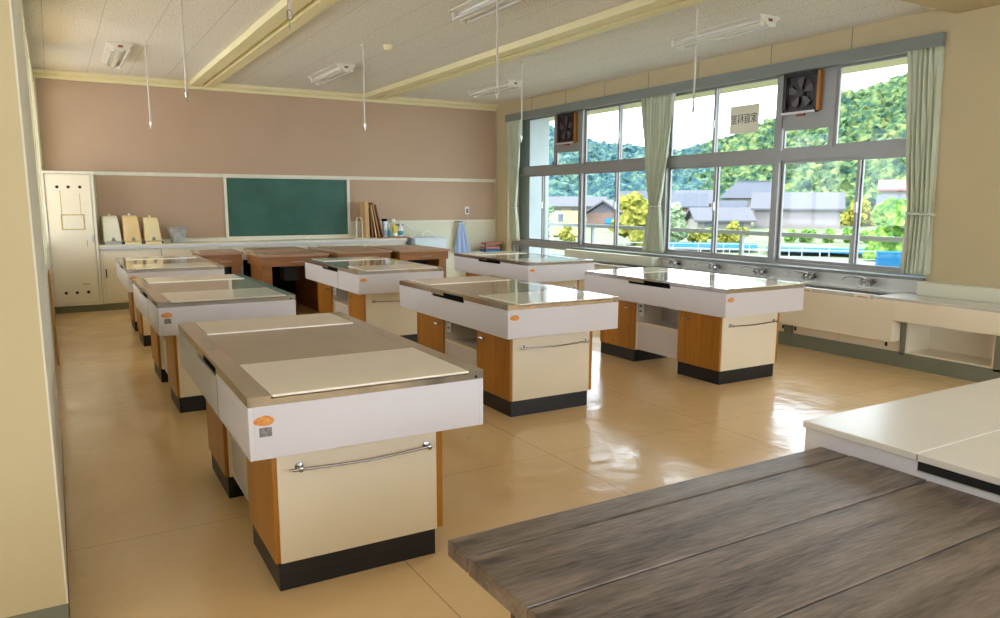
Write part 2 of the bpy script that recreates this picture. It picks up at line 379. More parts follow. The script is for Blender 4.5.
# ---------------------------------------------------------------- windows
# bays between thick mullions; y edges
BAYS = [(4.2, 6.13), (6.13, 8.03), (8.03, 9.99), (9.99, 12.08)]
lower_split = [5.07, 7.10, 9.11, 11.12]
upper_split = [5.43, 7.16, 9.07, 10.72]
GL = []
def sash(parent, y0, y1, z0, z1, x, w_=.035):
    s = MB()
    s.box(x-.014, x+.014, y0, y0+w_, z0, z1); s.box(x-.014, x+.014, y1-w_, y1, z0, z1)
    s.box(x-.014, x+.014, y0+w_, y1-w_, z0, z0+w_); s.box(x-.014, x+.014, y0+w_, y1-w_, z1-w_, z1)
    f = s.build('sash', 'win_frame', parent)
    B(x-.002, x+.002, y0+w_, y1-w_, z0+w_, z1-w_).build('pane', 'glass', f)
    return f
for i, (y0, y1) in enumerate(BAYS):
    zb = .83 if i < 3 else .06
    fr = MB()
    fr.box(7.40, 7.50, y0-.035, y0+.035, zb, 3.06); 
    if i == 3: fr.box(7.40, 7.50, y1-.035, y1+.02, zb, 3.06)
    fr.box(7.40, 7.50, y0+.035, y1-.035, 2.04, 2.155)        # transom
    fr.box(7.40, 7.50, y0+.035, y1-.035, 3.02, 3.06)
    fr.box(7.40, 7.50, y0+.035, y1-.035, zb, zb+.035)
    if i == 3: fr.box(7.39, 7.50, y0+.035, y1-.035, .79, .87)
    o = struct(fr, 'window_%d' % (4-i), 'win_frame', 'grey metal framed window bay')
    ls, us = lower_split[i], upper_split[i]
    z0 = .865 if i < 3 else .87
    sash(o, y0+.035, ls+.025, z0, 2.04, 7.435); sash(o, ls-.025, y1-.035, z0, 2.04, 7.467)
    if i == 3:
        sash(o, y0+.035, ls+.02, .095, .79, 7.435); sash(o, ls-.02, y1-.035, .095, .79, 7.467)
    if i in (0, 3):      # a bay with a fan panel
        fy0, fy1 = (5.43, y1-.035) if i == 0 else (y0+.035, 10.72)
        pn = MB()
        pn.box(7.42, 7.45, fy0, fy1, 2.43, 3.02)
        pn.build('fan_panel', 'win_frame', o)
        f2 = MB(); f2.box(7.41, 7.47, fy0-.025 if i == 0 else fy1-.02, fy0+.02 if i == 0 else fy1+.025, 2.155, 3.02); f2.box(7.41, 7.47, fy0+.02, fy1-.02, 2.40, 2.43)
        f2.build('divider', 'win_frame', o)
        sash(o, fy0+.02, fy1-.02, 2.155, 2.40, 7.435, .025)
        if i == 0: sash(o, y0+.035, fy0-.025, 2.155, 3.02, 7.435)
        else: sash(o, fy1+.025, y1-.035, 2.155, 3.02, 7.435)
    else:
        sash(o, y0+.035, us+.02, 2.155, 3.02, 7.435); sash(o, us-.02, y1-.035, 2.155, 3.02, 7.467)
        lt = MB(); lt.box(7.40, 7.42, us-.012, us+.012, 2.5, 2.6); lt.build('latch', 'alu', o, bevel=.004)
    lt = MB(); lt.box(7.395, 7.42, ls-.015, ls+.015, 1.45, 1.56); lt.build('latch', 'alu', o, bevel=.004)
# mirrored paper sign stuck on the outside of the glass (reads from outside)
sg = thing('paper_sign', 'cream paper sign with black characters seen mirrored on the window glass', 'sign', (7.428, 6.68, 2.40))
B(-.004, .0, -.23, .22, 0, .335).build('sheet', 'paper', sg)
tcu = bpy.data.curves.new('sign_text', 'FONT'); tcu.body = '家庭科室'; tcu.size = .115; tcu.align_x = 'CENTER'; tcu.align_y = 'CENTER'; tcu.extrude = .0006
to = bpy.data.objects.new('sign_text', tcu); COL.objects.link(to)
bpy.context.view_layer.update()
me = bpy.data.meshes.new_from_object(to.evaluated_get(bpy.context.evaluated_depsgraph_get()))
COL.objects.unlink(to); bpy.data.objects.remove(to)
for v in me.vertices:
    x, y, z = v.co
    # text x runs toward +y seen from outside (x = +), so from inside it is mirrored; stretch glyph height
    v.co = (-.0055 + z, x*.9, .165 + y*1.1)
me.materials.clear(); me.materials.append(M['ink'])
lt = bpy.data.objects.new('lettering', me); COL.objects.link(lt); lt.parent = sg

# ---------------------------------------------------------------- exhaust fans
def exhaust_fan(y0, y1, z0, z1, label):
    yc, zc_ = (y0+y1)/2, (z0+z1)/2; h = (z1-z0)/2; wv = (y1-y0)/2
    t = thing('exhaust_fan', label, 'fan', (7.42, yc, zc_), 0, 'exhaust fans in the upper windows')
    f = MB(); f.box(-.05, -.0, -wv, -wv+.03, -h, h); f.box(-.05, 0, wv-.03, wv, -h, h); f.box(-.05, 0, -wv, wv, h-.035, h); f.box(-.05, 0, -wv, wv, -h, -h+.05)
    f.box(-.004, -.0, -wv, wv, -h, h)
    f.build('frame', 'fan_dark', t, bevel=.005)
    rg = MB(); R = min(h, wv)-.045
    rg.tube([(-.045, R*math.cos(a*math.pi/16), R*math.sin(a*math.pi/16)) for a in range(33)], .006, 6, False)
    rg.build('guard_ring', 'fan_dark', t)
    for k in range(5):
        a = k*2*math.pi/5+.3
        bl = MB(); pts = []
        for rr, da in ((.25, -.16), (.6, -.38), (.93, -.30), (1.0, 0), (.93, .26), (.6, .24), (.25, .16)):
            pts.append((R*rr*math.cos(a+da), R*rr*math.sin(a+da)))
        bl.prism(pts, 'X', -.034, -.026); bl.build('blade', 'fan_blade', t)
    hb = MB(); hb.tube([(-.006, 0, 0), (-.045, 0, 0)], .045, 16); hb.build('hub', 'fan_dark', t)
    sd_ = MB(); sd_.box(-.05, .0, -wv-.035, -wv, -h+.01, h-.005); sd_.build('wooden_side', 'orange_wood', t)
    br = MB(); br.box(-.055, -.045, -wv+.01, wv+.02, -h-.005, -h+.02); br.build('bottom_bar', 'alu', t)
    cr = MB(); cr.box(-.03, 0, -.05, .05, -h-.03, -h-.002); cr.build('cord_box', 'rust', t)
    pc = MB(); pc.tube([(-.02, -wv-.02, h-.01), (-.03, -wv-.0, h+.02), (-.03, -wv+.12, h+.03), (-.03, wv-.1, h+.01)], .006, 6); pc.build('cable', 'black', t)
    return t
exhaust_fan(5.62, 6.06, 2.555, 3.0, 'square dark exhaust fan high in the window nearest the camera')
exhaust_fan(10.15, 10.62, 2.51, 2.99, 'square dark exhaust fan high in the farthest window by the corner')

# ---------------------------------------------------------------- curtains
def curtain(ctop, wtop, cmid, wmid, cbot, wbot, zmid, label, nf=9, zb=.86, x=7.27):
    t = thing('curtain', label, 'curtain', (x, ctop, zb), 0, 'pale green curtains tied back at the windows')
    mb = MB(); nu, nv = 110, 50; grid = []
    for j in range(nv+1):
        v = j/nv; z = zb + v*(2.995-zb)
        if z > zmid: s = ((z-zmid)/(2.995-zmid)); e = s**.75; c = cmid+(ctop-cmid)*s; wd = wmid+(wtop-wmid)*e
        else: s = (zmid-z)/(zmid-zb); e = s**.6; c = cmid+(cbot-cmid)*s; wd = wmid+(wbot-wmid)*e
        row = []
        for i in range(nu+1):
            u = i/nu-.5
            ph = u*nf*2*math.pi
            amp = .032*(1-.45*(1-min(1, e)))
            row.append(mb.bm.verts.new((amp*math.sin(ph + .6*math.sin(3*v*2+u*5)) + .008*math.sin(ph*2.3+v*9), c-ctop+u*wd + .012*math.cos(ph)*e, z-zb)))
        grid.append(row)
    for j in range(nv):
        for i in range(nu): mb.bm.faces.new((grid[j][i], grid[j][i+1], grid[j+1][i+1], grid[j+1][i]))
    o = mb.build('drape', 'curtain', t, smooth=True)
    so = o.modifiers.new('s', 'SOLIDIFY'); so.thickness = .004
    tb = MB(); n = 24
    R = [(.05*math.cos(2*math.pi*k/n), cmid-ctop+(wmid/2+.012)*math.sin(2*math.pi*k/n)) for k in range(n)]
    tb.tube([(a, b_, zmid-zb+.03*b_) for a, b_ in R+[R[0]]], .014, 8, False); tb.build('tie_band', 'curtain', t, smooth=True)
    for k in range(8): MB().tube([(0, -wtop/2+.02+k*(wtop-.04)/7, 2.975-zb), (0, -wtop/2+.02+k*(wtop-.04)/7, 3.005-zb)], .004, 6).build('hook', 'alu', t)
    return t
curtain(8.07, .66, 8.07, .20, 8.08, .42, 1.50, 'pale green curtain tied back in the middle of the window wall', nf=9)
curtain(4.365, .34, 4.28, .25, 4.275, .28, 1.45, 'pale green curtain tied back at the pier nearest the camera', nf=6)
curtain(11.83, .48, 11.86, .18, 11.80, .32, 1.45, 'pale green curtain tied back in the far window corner', nf=7)

# ---------------------------------------------------------------- lab tables
def lab_table(x, y, a, label, grey=False, joint=False):
    L, W = 1.93, .967
    t = thing('kitchen_lab_table', label, 'table', (x, y, 0), a, 'white kitchen laboratory tables')
    T = MB()   # steel rim with recess
    T.box(0, W, 0, .028, .812, .838); T.box(0, W, L-.02, L, .812, .85)
    T.box(0, .085, .028, L-.02, .832, .85); T.box(.895, W, .028, L-.02, .832, .85)
    T.box(0, .012, .028, .67, .812, .832); T.box(0, .012, 1.245, L-.02, .812, .832); T.box(W-.012, W, .028, L-.02, .812, .832)
    T.box(0, .085, 0, .028, .838, .85); T.box(.895, W, 0, .028, .838, .85)
    T.build('steel_rim', 'steel', t)
    B(.085, .895, .585, 1.457, .80, .848).build('centre_panel', 'mid', t, bevel=.002)
    ld = B(.087, .893, -.010, .58, .844, .854).build('front_lid', 'lid', t, bevel=.002)
    B(.087, .893, 1.46, L-.022, .836, .854).build('rear_lid', 'lid', t, bevel=.002)
    B(.03, .07, 1.0, 1.36, .85, .8505).build('inlay_strip', 'mid', t)
    A_ = MB()
    A_.box(.0, .02, 0, L, .61, .785); A_.box(.0, .02, 0, .66, .785, .812); A_.box(.0, .02, 1.24, L, .785, .812)
    A_.box(W-.02, W, 0, L, .61, .812); A_.box(.02, W-.02, 0, .02, .61, .812); A_.box(.02, W-.02, L-.02, L, .61, .812)
    A_.box(.02, W-.02, .02, L-.02, .61, .622)
    A_.build('apron', 'lam_white', t, bevel=.002)
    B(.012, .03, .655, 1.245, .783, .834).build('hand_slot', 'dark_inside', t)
    if joint: B(-.0015, .001, .658, .663, .61, .785).build('apron_joint', 'plinth_grey', t)
    B(.001, .010, 1.02, 1.24, .806, .83).build('slot_lip', 'steel', t)
    for nme, y0, y1, hy in (('front_pedestal', .14, .655, .59), ('rear_pedestal', 1.245, 1.79, 1.30)):
        p = B(.125, .81, y0, y1, .118, .61).build(nme, 'lam_cream', t, bevel=.002)
        B(.105, .125, y0+.004, y1-.004, .12, .605).build('door', 'orange_wood', p, bevel=.002)
        B(.812, .84, y0+.004, y1-.004, .12, .605).build('door', 'orange_wood', p, bevel=.002)
        h = MB(); yy = .54 if nme[0] == 'f' else 1.31
        yh = y1-.13 if nme[0] == 'f' else y0+.08
        h.tube([(.105, yh, .528), (.09, yh, .528), (.088, yh+.03, .528), (.09, yh+.06, .528), (.105, yh+.06, .528)], .0075, 8)
        h.build('door_handle', 'chrome', p, smooth=True)
        B(.118, .802, y0+.008, y1-.004, 0, .118).build('kick_plate', 'kick', p)
    r = MB()
    r.box(.45, .47, .655, 1.245, .12, .61); r.box(.14, .46, .655, 1.245, .125, .145)
    r.box(.16, .46, .655, 1.245, .375, .39)
    r.build('shelf_recess', 'lam_white', t)
    B(.13, .145, .655, 1.245, .388, .405).build('shelf_lip', 'lam_cream', t)
    B(.146, .16, .655, 1.245, .13, .388).build('lower_panel', 'lam_white', t)
    oc = B(.13, .15, 1.15, 1.235, .47, .60).build('outlet_box', 'grey_plastic', t, bevel=.004)
    hh = MB()
    for z in (.51, .56): hh.box(.1285, .131, 1.175, 1.21, z-.008, z+.008)
    hh.build('sockets', 'black', oc)
    tb = MB(); tb.tube([(.215-.04, .104, .512), (.34, .1, .507), (.48, .097, .504), (.62, .1, .508), (.775, .104, .516)], .0055, 10)
    bar = tb.build('towel_bar', 'chrome', t, smooth=True)
    for xx in (.21, .76):
        k = MB(); k.lathe([(.017, 0), (.017, .005), (.007, .009), (.007, .026), (.011, .03), (.010, .042), (.003, .045)])
        o = k.build('bar_knob', 'chrome', bar, smooth=True); o.rotation_euler = (math.pi/2, 0, 0); o.location = (xx, .139, .511)
    st = MB(); n = 16
    st.prism([(.055+.038*math.cos(2*math.pi*k/n), .757+(.019+.002*math.sin(5*k))*math.sin(2*math.pi*k/n)) for k in range(n)], 'Y', -.0015, .001)
    st.build('round_sticker', 'sticker_orange', t)['label'] = 'small orange brown sticker'
    if grey: B(.037, .082, -.0015, .001, .697, .732).build('asset_tag', 'tag_grey', t)
    sc = MB(); sc.tube([(W-.035, -.002, .823), (W-.035, .002, .823)], .006, 10); sc.build('screw', 'black', t)
    return t
lab_table(.5513, 2.7246, -.0141, 'large white lab table nearest the camera on the left, in front of all the others', True, True)
lab_table(2.6466, 4.378, -.0079, 'white lab table in the centre of the room, nearest of the middle column', False)
lab_table(4.7078, 4.324, -.0032, 'white lab table nearest the sinks with bright reflecting top', False)
lab_table(.5824, 5.7028, -.0016, 'second white lab table of the left column, reflecting the green chalkboard', True, True)
lab_table(.6231, 8.7096, -.0091, 'farthest white lab table of the left column, by the yellow rice cookers', True)
lab_table(2.6461, 7.3369, -.0043, 'farther white lab table of the middle column, in front of the brown desks', False, True)
lab_table(4.7648, 7.417, -.0049, 'farther white lab table near the windows, left of the far curtain', False)

# ---------------------------------------------------------------- brown desks at the back
def desk(x0, x1, y0, y1, label, top='brown_top', drop=.12, step=0, z=.85):
    t = thing('brown_work_desk', label, 'desk', (x0, y0, 0), 0, 'brown wooden desks in front of the back counter')
    W, D = x1-x0, y1-y0
    if step:
        B(-.02, W+.02, -.02, step, z-.03, z).build('desktop', top, t, bevel=.003); B(.10, W-.02, step, D, z-.03, z+.012).build('rear_desktop', top, t, bevel=.003)
    else: B(-.02, W+.02, -.02, D, z-.03, z).build('desktop', top, t, bevel=.003)
    B(0, W, 0, .02, z-.03-drop, z-.03).build('front_apron', 'brown_wood', t)
    B(0, .02, .02, step or D, z-.03-drop, z-.03).build('side_apron', 'brown_wood', t)
    B(W-.02, W, .02, D, z-.03-drop, z-.03).build('side_apron', 'brown_wood', t)
    B(-.02, .02, -.02, step or D, z, z+.004).build('edge_strip', 'steel', t)
    for xa in (.02, W-.14):
        B(xa, xa+.12, .03, .07, .0, z-.03-drop).build('leg_panel', 'brown_wood', t)
    B(.03, .06, .08, (step or D)-.05, 0, z-.03-drop).build('side_panel', 'brown_wood', t)
    B(W-.06, W-.03, .08, D-.05, 0, z-.03-drop).build('side_panel', 'brown_wood', t)
    B(.06, W-.06, D-.12, D-.1, 0, z-.03-drop).build('dark_void_sheet', 'dark_inside', t)  # near-black sheet put in for the shade under the desk
    h = B(W*.45, W*.45+.16, -.012, 0, z-.03-drop*.62, z-.03-drop*.5).build('drawer_handle', 'steel', t, bevel=.002)
    k = MB(); k.box(W*.4, W*.4+.22, .25, .5, z-.25-drop, z-.03-drop); k.build('dark_void_block', 'black', t)  # black block put in for the dark void below the desktop
    return t
desk(1.72, 2.26, 11.0, 11.8, 'leftmost brown desk with a plain front behind the far left lab table', 'brown_top', .17)
desk(2.34, 3.24, 10.2, 11.75, 'brown desk with drawer handle and open dark knee space, second from the left', 'brown_top', .13, .85)
desk(3.44, 4.25, 10.38, 11.75, 'lighter brown desk directly behind the farther middle lab table', 'brown_top', .11)
desk(4.36, 5.15, 10.28, 11.6, 'rightmost brown desk beside the pale blue cabinet', 'brown_top', .12)

# ---------------------------------------------------------------- back counter, tall cabinet
tc_ = thing('tall_cabinet', 'tall white cabinet with round vent holes in the left back corner', 'cabinet', (.215, 12.08, 0))
B(-.31, .31, .02, .44, .10, 1.93).build('carcass', 'lam_cream', tc_)
fm = MB(); fm.box(-.31, -.285, -.02, .02, .10, 1.96); fm.box(.28, .31, -.02, .02, .10, 1.96); fm.box(-.285, .28, -.02, .02, 1.93, 1.96); fm.box(-.285, .28, -.02, .02, .10, .13)
fm.build('frame', 'white_trim', tc_)
dr = B(-.272, .268, -.006, .018, .142, 1.918).build('door', 'lam_cream', tc_, bevel=.002)
for z in (1.748, .283):
    for x in (-.135, 0, .14): MB().tube([(x, -.0075, z), (x, -.005, z)], .021, 16).build('vent_hole', 'black', dr)
B(.235, .262, -.02, -.006, .98, 1.08).build('door_handle', 'alu', dr, bevel=.004)
s = MB()
s.box(-.11, -.10, -.0068, -.006, 1.33, 1.70); s.box(.125, .132, -.0068, -.006, 1.33, 1.66)
s.box(-.12, .17, -.0068, -.006, 1.36, 1.375); s.box(-.12, .17, -.0068, -.006, 1.16, 1.175); s.box(-.12, -.10, -.0068, -.006, 1.175, 1.36); s.box(.15, .17, -.0068, -.006, 1.175, 1.36)
s.box(.17, .18, -.0068, -.006, .92, 1.02)
s.build('tape_marks', 'stain', dr)['label'] = 'yellowed tape residue'
s = MB(); s.box(.07, .17, -.0068, -.006, .40, .406); s.box(.09, .15, -.0068, -.006, .385, .39); s.build('red_scribble', 'redmark', dr)
hg = MB(); 
for z in (.4, 1.0, 1.7): hg.box(-.284, -.274, -.014, 0.018, z, z+.09)
hg.build('hinges', 'alu', tc_)
B(-.31, .31, .03, .44, 0, .10).build('toe_kick', 'plinth_grey', tc_)
ct = thing('back_countertop', 'long white countertop running along the back wall under the chalkboard', 'countertop', (.53, 12.06, .88))
B(0, 4.72, 0, .465, .03, .06).build('slab', 'white_trim', ct, bevel=.003)
B(0, 4.72, .42, .465, .06, .105).build('backsplash', 'white_trim', ct)
B(0, 4.72, .0, .02, -.0, .03).build('front_edge', 'alu', ct)
xs = [.53, 1.34, 2.14, 2.87, 3.70, 4.45, 5.24]
labs = ['low cream cabinet with black recessed handle right of the tall cabinet', 'low cream cabinet second from the tall cabinet, behind the leftmost brown desk', 'low cream cabinet behind the gap between the left brown desks', 'low cream cabinet behind the second brown desk', 'low cream cabinet behind the third brown desk', 'low cream cabinet behind the rightmost brown desk']
for i in range(6):
    x0, x1 = xs[i], xs[i+1]-.01
    c = thing('low_cabinet', labs[i], 'cabinet', (x0, 12.08, 0), 0, 'low cabinets under the back countertop')
    B(0, x1-x0, .02, .44, .10, .875).build('carcass', 'white_trim', c)
    d = B(.045, x1-x0-.03, .0, .018, .13, .845).build('door', 'lam_cream', c, bevel=.002)
    f = MB(); f.box(0, .04, 0, .02, .1, .875); f.box(x1-x0-.025, x1-x0, 0, .02, .1, .875); f.box(.04, x1-x0-.025, .0, .02, .85, .875); f.build('frame', 'white_trim', c)
    h = MB(); h.box(.06, .075, -.006, .0, .47, .60); h.build('handle', 'black', d)
    B(0, x1-x0, .03, .44, 0, .10).build('toe_kick', 'plinth_grey', c)
# rice cookers / dispensers on the counter
def dispenser(x, m1, label, lean=.0, h=.41, w=.26):
    t = thing('rice_dispenser', label, 'appliance', (x, 12.13, .94), 0, 'hooded plastic appliances on the back counter')
    b_ = MB(); b_.prism([(-.0, .035), (-.0, h*.75), (.05, h*.94), (.10, h), (.24, h), (.26, .035)], 'X', -w/2+.012, w/2-.012)
    for v in b_.bm.verts:
        s = 1-.18*(v.co.z/h); v.co.x = v.co.x*s - .02*(v.co.z/h)
    b_.build('hood', m1, t, bevel=.02)
    B(-w/2+.02, w/2-.02, .005, .25, .0, .034).build('base', 'ivory2' if m1 != 'ivory' else 'grey_plastic', t, bevel=.004)
    k = MB(); k.box(-.02, .03, -.012, -.001, .05, .075); k.box(-.01, .02, -.014, -.001, .075, .10); k.build('badge', 'tag_grey', t)
    f = MB(); f.box(-w/2+.0, -w/2+.02, .0, .05, 0, .03); f.box(w/2-.02, w/2-.0, .0, .05, 0, .03); f.build('feet', 'black', t)
    k = MB(); k.lathe([(.016, 0), (.016, .02), (.010, .03)], (-.02, .16, h)); k.build('knob', 'white_pl', t)
    return t
dispenser(.72, 'ivory', 'ivory hooded appliance on the counter beside the tall cabinet, leftmost of three')
dispenser(.98, 'yellow_ivory', 'deep yellow hooded appliance, middle of the three on the counter')
dispenser(1.25, 'ivory2', 'pale yellow hooded appliance with a white knob next to the bucket', h=.38)
bk = thing('bucket', 'small galvanised metal bucket on the back counter', 'bucket', (1.60, 12.28, .94))
b_ = MB(); b_.lathe([(.085, 0), (.095, .01), (.115, .14), (.145, .23), (.15, .24), (.143, .24), (.135, .225), (.085, .02), (.01, .015)], seg=28); b_.build('pail', 'zinc', bk, smooth=True)
b_ = MB(); b_.tube([(.148, 0, .225)] + [(.148*math.cos(a*math.pi/10), -.14*math.sin(a*math.pi/10), .225-.01*math.sin(a*math.pi/10)) for a in range(1, 10)] + [(-.148, 0, .225)], .004, 6); b_.build('handle', 'steel', bk)

# cutting boards in a wire rack, bottles
rk = thing('wire_rack', 'thin white wire rack holding the wooden boards on the back counter', 'rack', (4.33, 12.11, .94))
def arch(x0, w_, h):
    r = MB(); r.tube([(x0, 0, .005), (x0, 0, h-w_/2)] + [(x0+w_/2-w_/2*math.cos(a*math.pi/8), 0, h-w_/2+w_/2*math.sin(a*math.pi/8)) for a in range(1, 8)] + [(x0+w_, 0, h-w_/2), (x0+w_, 0, .005)], .008, 8)
    return r
arch(.03, .10, .36).build('end_hoop', 'white_trim', rk, smooth=True)
r = MB(); r.tube([(0, 0, .008), (.38, 0, .008), (.38, .14, .008), (0, .14, .008), (0, .004, .008)], .005, 6); r.build('base_wire', 'white_trim', rk)
bd = [('tall light cutting board standing upright, leftmost in the rack', 'board1', 4.455, 4.50, .045, .60, .0),
      ('cutting board with tan edge standing second in the rack', 'board1', 4.505, 4.53, .028, .60, -.02),
      ('dark cutting board leaning in the middle of the rack', 'board3', 4.58, 4.60, .026, .50, -.10),
      ('pale edged cutting board leaning behind the dark one', 'board1', 4.64, 4.64, .024, .55, -.15),
      ('brown cutting board leaning at the right, second to last', 'board2', 4.70, 4.70, .028, .60, -.20),
      ('dark brown cutting board leaning last at the right end', 'board3', 4.765, 4.75, .024, .57, -.24)]
for lb, mt, x, _, th, h, a in bd:
    o = B(0, th, 0, .26, 0, h).build('cutting_board', mt, bevel=.004); o.location = (x+.07, 12.14, .955); o.rotation_euler = (0, a, 0)
    tag(o, lb, 'cutting board', 'wooden cutting boards in the rack')
o = B(4.74, 5.30, 12.07, 12.35, .94, .957).build('brown_tray', 'brown_wood', bevel=.003, loc=(5.0, 12.2, .94)); tag(o, 'flat brown tray under the bottles on the counter', 'tray')
def bottle(name, x, y, prof, mt, label, parts=()):
    t = thing(name, label, 'bottle', (x, y, .957), 0, 'bottles and cans on the brown tray')
    b_ = MB(); b_.lathe(prof, seg=20, sy=.75); b_.build('body', mt, t, smooth=True)
    for nme, pm, f in parts: f().build(nme, pm, t, smooth=False)
    return t
bottle('bottle', 5.065, 12.18, [(.035, 0), (.05, .01), (.05, .15), (.04, .19), (.018, .21), (.016, .24)], 'yellow', 'bright yellow detergent bottle on the brown tray',
       [('cap', 'white_pl', lambda: MB().lathe([(.02, .24), (.02, .27), (.012, .29)])), ('label_band', 'white_pl', lambda: MB().lathe([(.0505, .02), (.051, .06)], sy=.75)), ('pump', 'white_pl', lambda: B(-.045, .015, -.01, .01, .285, .305))])
bottle('spray_bottle', 4.985, 12.28, [(.04, 0), (.045, .01), (.045, .16), (.03, .2), (.015, .22)], 'white_pl', 'white spray bottle behind the yellow detergent bottle',
       [('trigger_head', 'white_pl', lambda: MB().prism([(-.06, .26), (.03, .26), (.03, .235), (.015, .22), (-.015, .22), (-.03, .235), (-.06, .24)], 'Y', -.015, .015))])
bottle('spray_bottle', 5.19, 12.2, [(.035, 0), (.045, .01), (.045, .13), (.03, .16), (.014, .18)], 'white_pl', 'white bottle with teal label at the right end of the tray',
       [('label_band', 'teal', lambda: MB().lathe([(.0458, .03), (.0458, .10)], sy=.76)), ('nozzle', 'white_pl', lambda: MB().lathe([(.016, .18), (.012, .22), (.006, .25)]))])
bottle('storage_can', 4.905, 12.22, [(.042, 0), (.045, .29), (.04, .30)], 'zinc', 'tall grey can between the boards and the bottles', [('lid', 'dark_inside', lambda: MB().lathe([(.046, .27), (.046, .31)]))])
bottle('storage_can', 4.965, 12.12, [(.03, 0), (.032, .12), (.02, .14)], 'teal', 'short teal bottle in front of the tall grey can')

# pale blue cabinet, hose, towel
bc = thing('blue_cabinet', 'pale blue washing stand cabinet at the right end of the back counter', 'cabinet', (5.34, 11.92, 0))
B(0, .60, 0, .5, .08, .92).build('carcass', 'lightblue', bc, bevel=.006)
B(-.01, .61, -.015, .5, .92, .945).build('top', 'lightblue', bc, bevel=.004)
B(.03, .57, -.008, 0, .12, .86).build('door', 'lightblue', bc, bevel=.003)
B(.02, .58, .03, .48, 0, .08).build('toe_kick', 'plinth_grey', bc)
B(.55, .565, -.02, -.008, .5, .62).build('handle', 'alu', bc)
hs = thing('wall_tap', 'chrome wall tap with white hose above the pale blue cabinet', 'tap', (5.30, 12.50, 1.15))
b_ = MB(); b_.tube([(-.10, -.02, 0), (.08, -.02, 0)], .012, 8); b_.tube([(.02, .0, 0), (.02, -.08, 0)], .012, 8); b_.build('pipe', 'chrome', hs)
b_ = MB(); b_.tube([(.06, -.05, 0), (.14, -.08, -.03), (.2, -.1, -.12), (.24, -.12, -.2)], .01, 8); b_.build('hose', 'white_pl', hs, smooth=True)
b_ = MB(); b_.tube([(.34, -.2, -.2), (.38, -.2, -.13), (.46, -.2, -.11), (.54, -.2, -.14), (.58, -.2, -.2)], .009, 8); b_.build('hose_loop', 'white_pl', hs, smooth=True)
tw = thing('towel', 'light blue towel hanging from a hook on the back wall', 'towel', (6.55, 12.46, .62))
b_ = MB(); rows = []
for j in range(20):
    v = j/19; wv = .03+.13*(1-v)**.8; row = []
    for i in range(25):
        u = i/24-.5; row.append(b_.bm.verts.new((u*2*wv - .03*v - .03, -.03-.02*math.sin(u*18)*(1-v*.4), v*.56)))
    rows.append(row)
for j in range(19):
    for i in range(24): b_.bm.faces.new((rows[j][i], rows[j][i+1], rows[j+1][i+1], rows[j+1][i]))
o = b_.build('cloth', 'towel', tw, smooth=True); o.modifiers.new('s', 'SOLIDIFY').thickness = .012
b_ = MB(); b_.tube([(-.14, .06, .58), (-.14, -.03, .58), (-.02, -.03, .575)], .01, 8); b_.build('hook', 'chrome', tw)
ot = thing('power_outlet', 'white power outlet plate on the right part of the mauve board', 'outlet', (6.66, 12.508, 1.40))
B(-.04, .04, -.012, .0, -.07, .07).build('plate', 'white_pl', ot, bevel=.003)
b_ = MB(); b_.box(-.02, .02, -.02, -.012, .0, .03); b_.box(-.02, .02, -.03, -.012, -.04, -.01); b_.build('plugs', 'black', ot)
b_ = MB(); b_.tube([(0, -.03, -.03), (-.02, -.05, -.12), (-.08, -.06, -.3), (-.12, -.07, -.45), (-.3, -.08, -.66), (-.42, -.1, -.74)], .006, 6); b_.build('cord', 'grey_plastic', ot, smooth=True)
# low stand with red and blue trays in the far corner
ls_ = thing('corner_shelf', 'low cream shelf unit in the far window corner', 'shelf', (6.75, 12.1, 0))
B(0, .5, 0, .4, 0, .62).build('carcass', 'green_cream', ls_, bevel=.004)
B(-.01, .51, -.01, .4, .62, .64).build('top', 'white_trim', ls_)
B(.03, .47, -.008, 0, .08, .58).build('door', 'lam_cream', ls_)
ty = thing('letter_trays', 'stacked red and blue trays with black posts on the corner shelf', 'trays', (6.88, 12.2, .64))
B(0, .34, 0, .2, .0, .04).build('blue_tray', 'blue', ty, bevel=.006)
B(-.01, .35, 0, .2, .055, .09).build('red_tray', 'red', ty, bevel=.006)
B(.02, .36, .0, .2, .14, .17).build('red_tray', 'red', ty, bevel=.006)
b_ = MB()
for x in (-.005, .33): b_.tube([(x, -.01, 0), (x, -.01, .15)], .011, 8)
b_.build('posts', 'black', ty)
# white post under the far curtain
# wooden board leaning on the left wall
o = MB(); o.box(0, .018, 0, .5, 0, .88); o = o.build('wooden_board', 'orange_wood', bevel=.002); o.location = (-.072, 8.3, .0); o.rotation_euler = (0, -.0, 0)
o.location = (-.07, 8.2, 0); o.rotation_euler = (0, -.014, 0)
tag(o, 'orange brown wooden board leaning against the left wall', 'board')

# ---------------------------------------------------------------- sink counter on the window side
sk = thing('sink_counter', 'long low steel sink counter with cream front below the windows', 'sink', (6.74, 3.2, 0))
Y0 = 3.2
def ly(y): return y-Y0
b_ = MB(); b_.box(0, .56, ly(3.2), ly(4.35), .645, .67); b_.box(0, .06, ly(4.35), ly(9.9), .655, .675); b_.box(-.004, .0, ly(4.35), ly(9.9), .635, .675); b_.box(.40, .56, ly(4.35), ly(9.9), .655, .675); b_.box(.06, .40, ly(9.7), ly(9.9), .655, .675)
b_.build('worktop', 'worktop', sk, bevel=.003)
b_ = MB(); b_.box(.06, .40, ly(4.35), ly(9.7), .50, .51); b_.box(.06, .07, ly(4.35), ly(9.7), .51, .655); b_.box(.39, .40, ly(4.35), ly(9.7), .51, .655); b_.box(.07, .39, ly(4.35), ly(4.36), .51, .655)
b_.build('trough', 'steel', sk)
b_ = MB(); b_.box(.545, .559, ly(4.2), ly(7.9), .675, .80); b_.build('backsplash', 'worktop', sk)
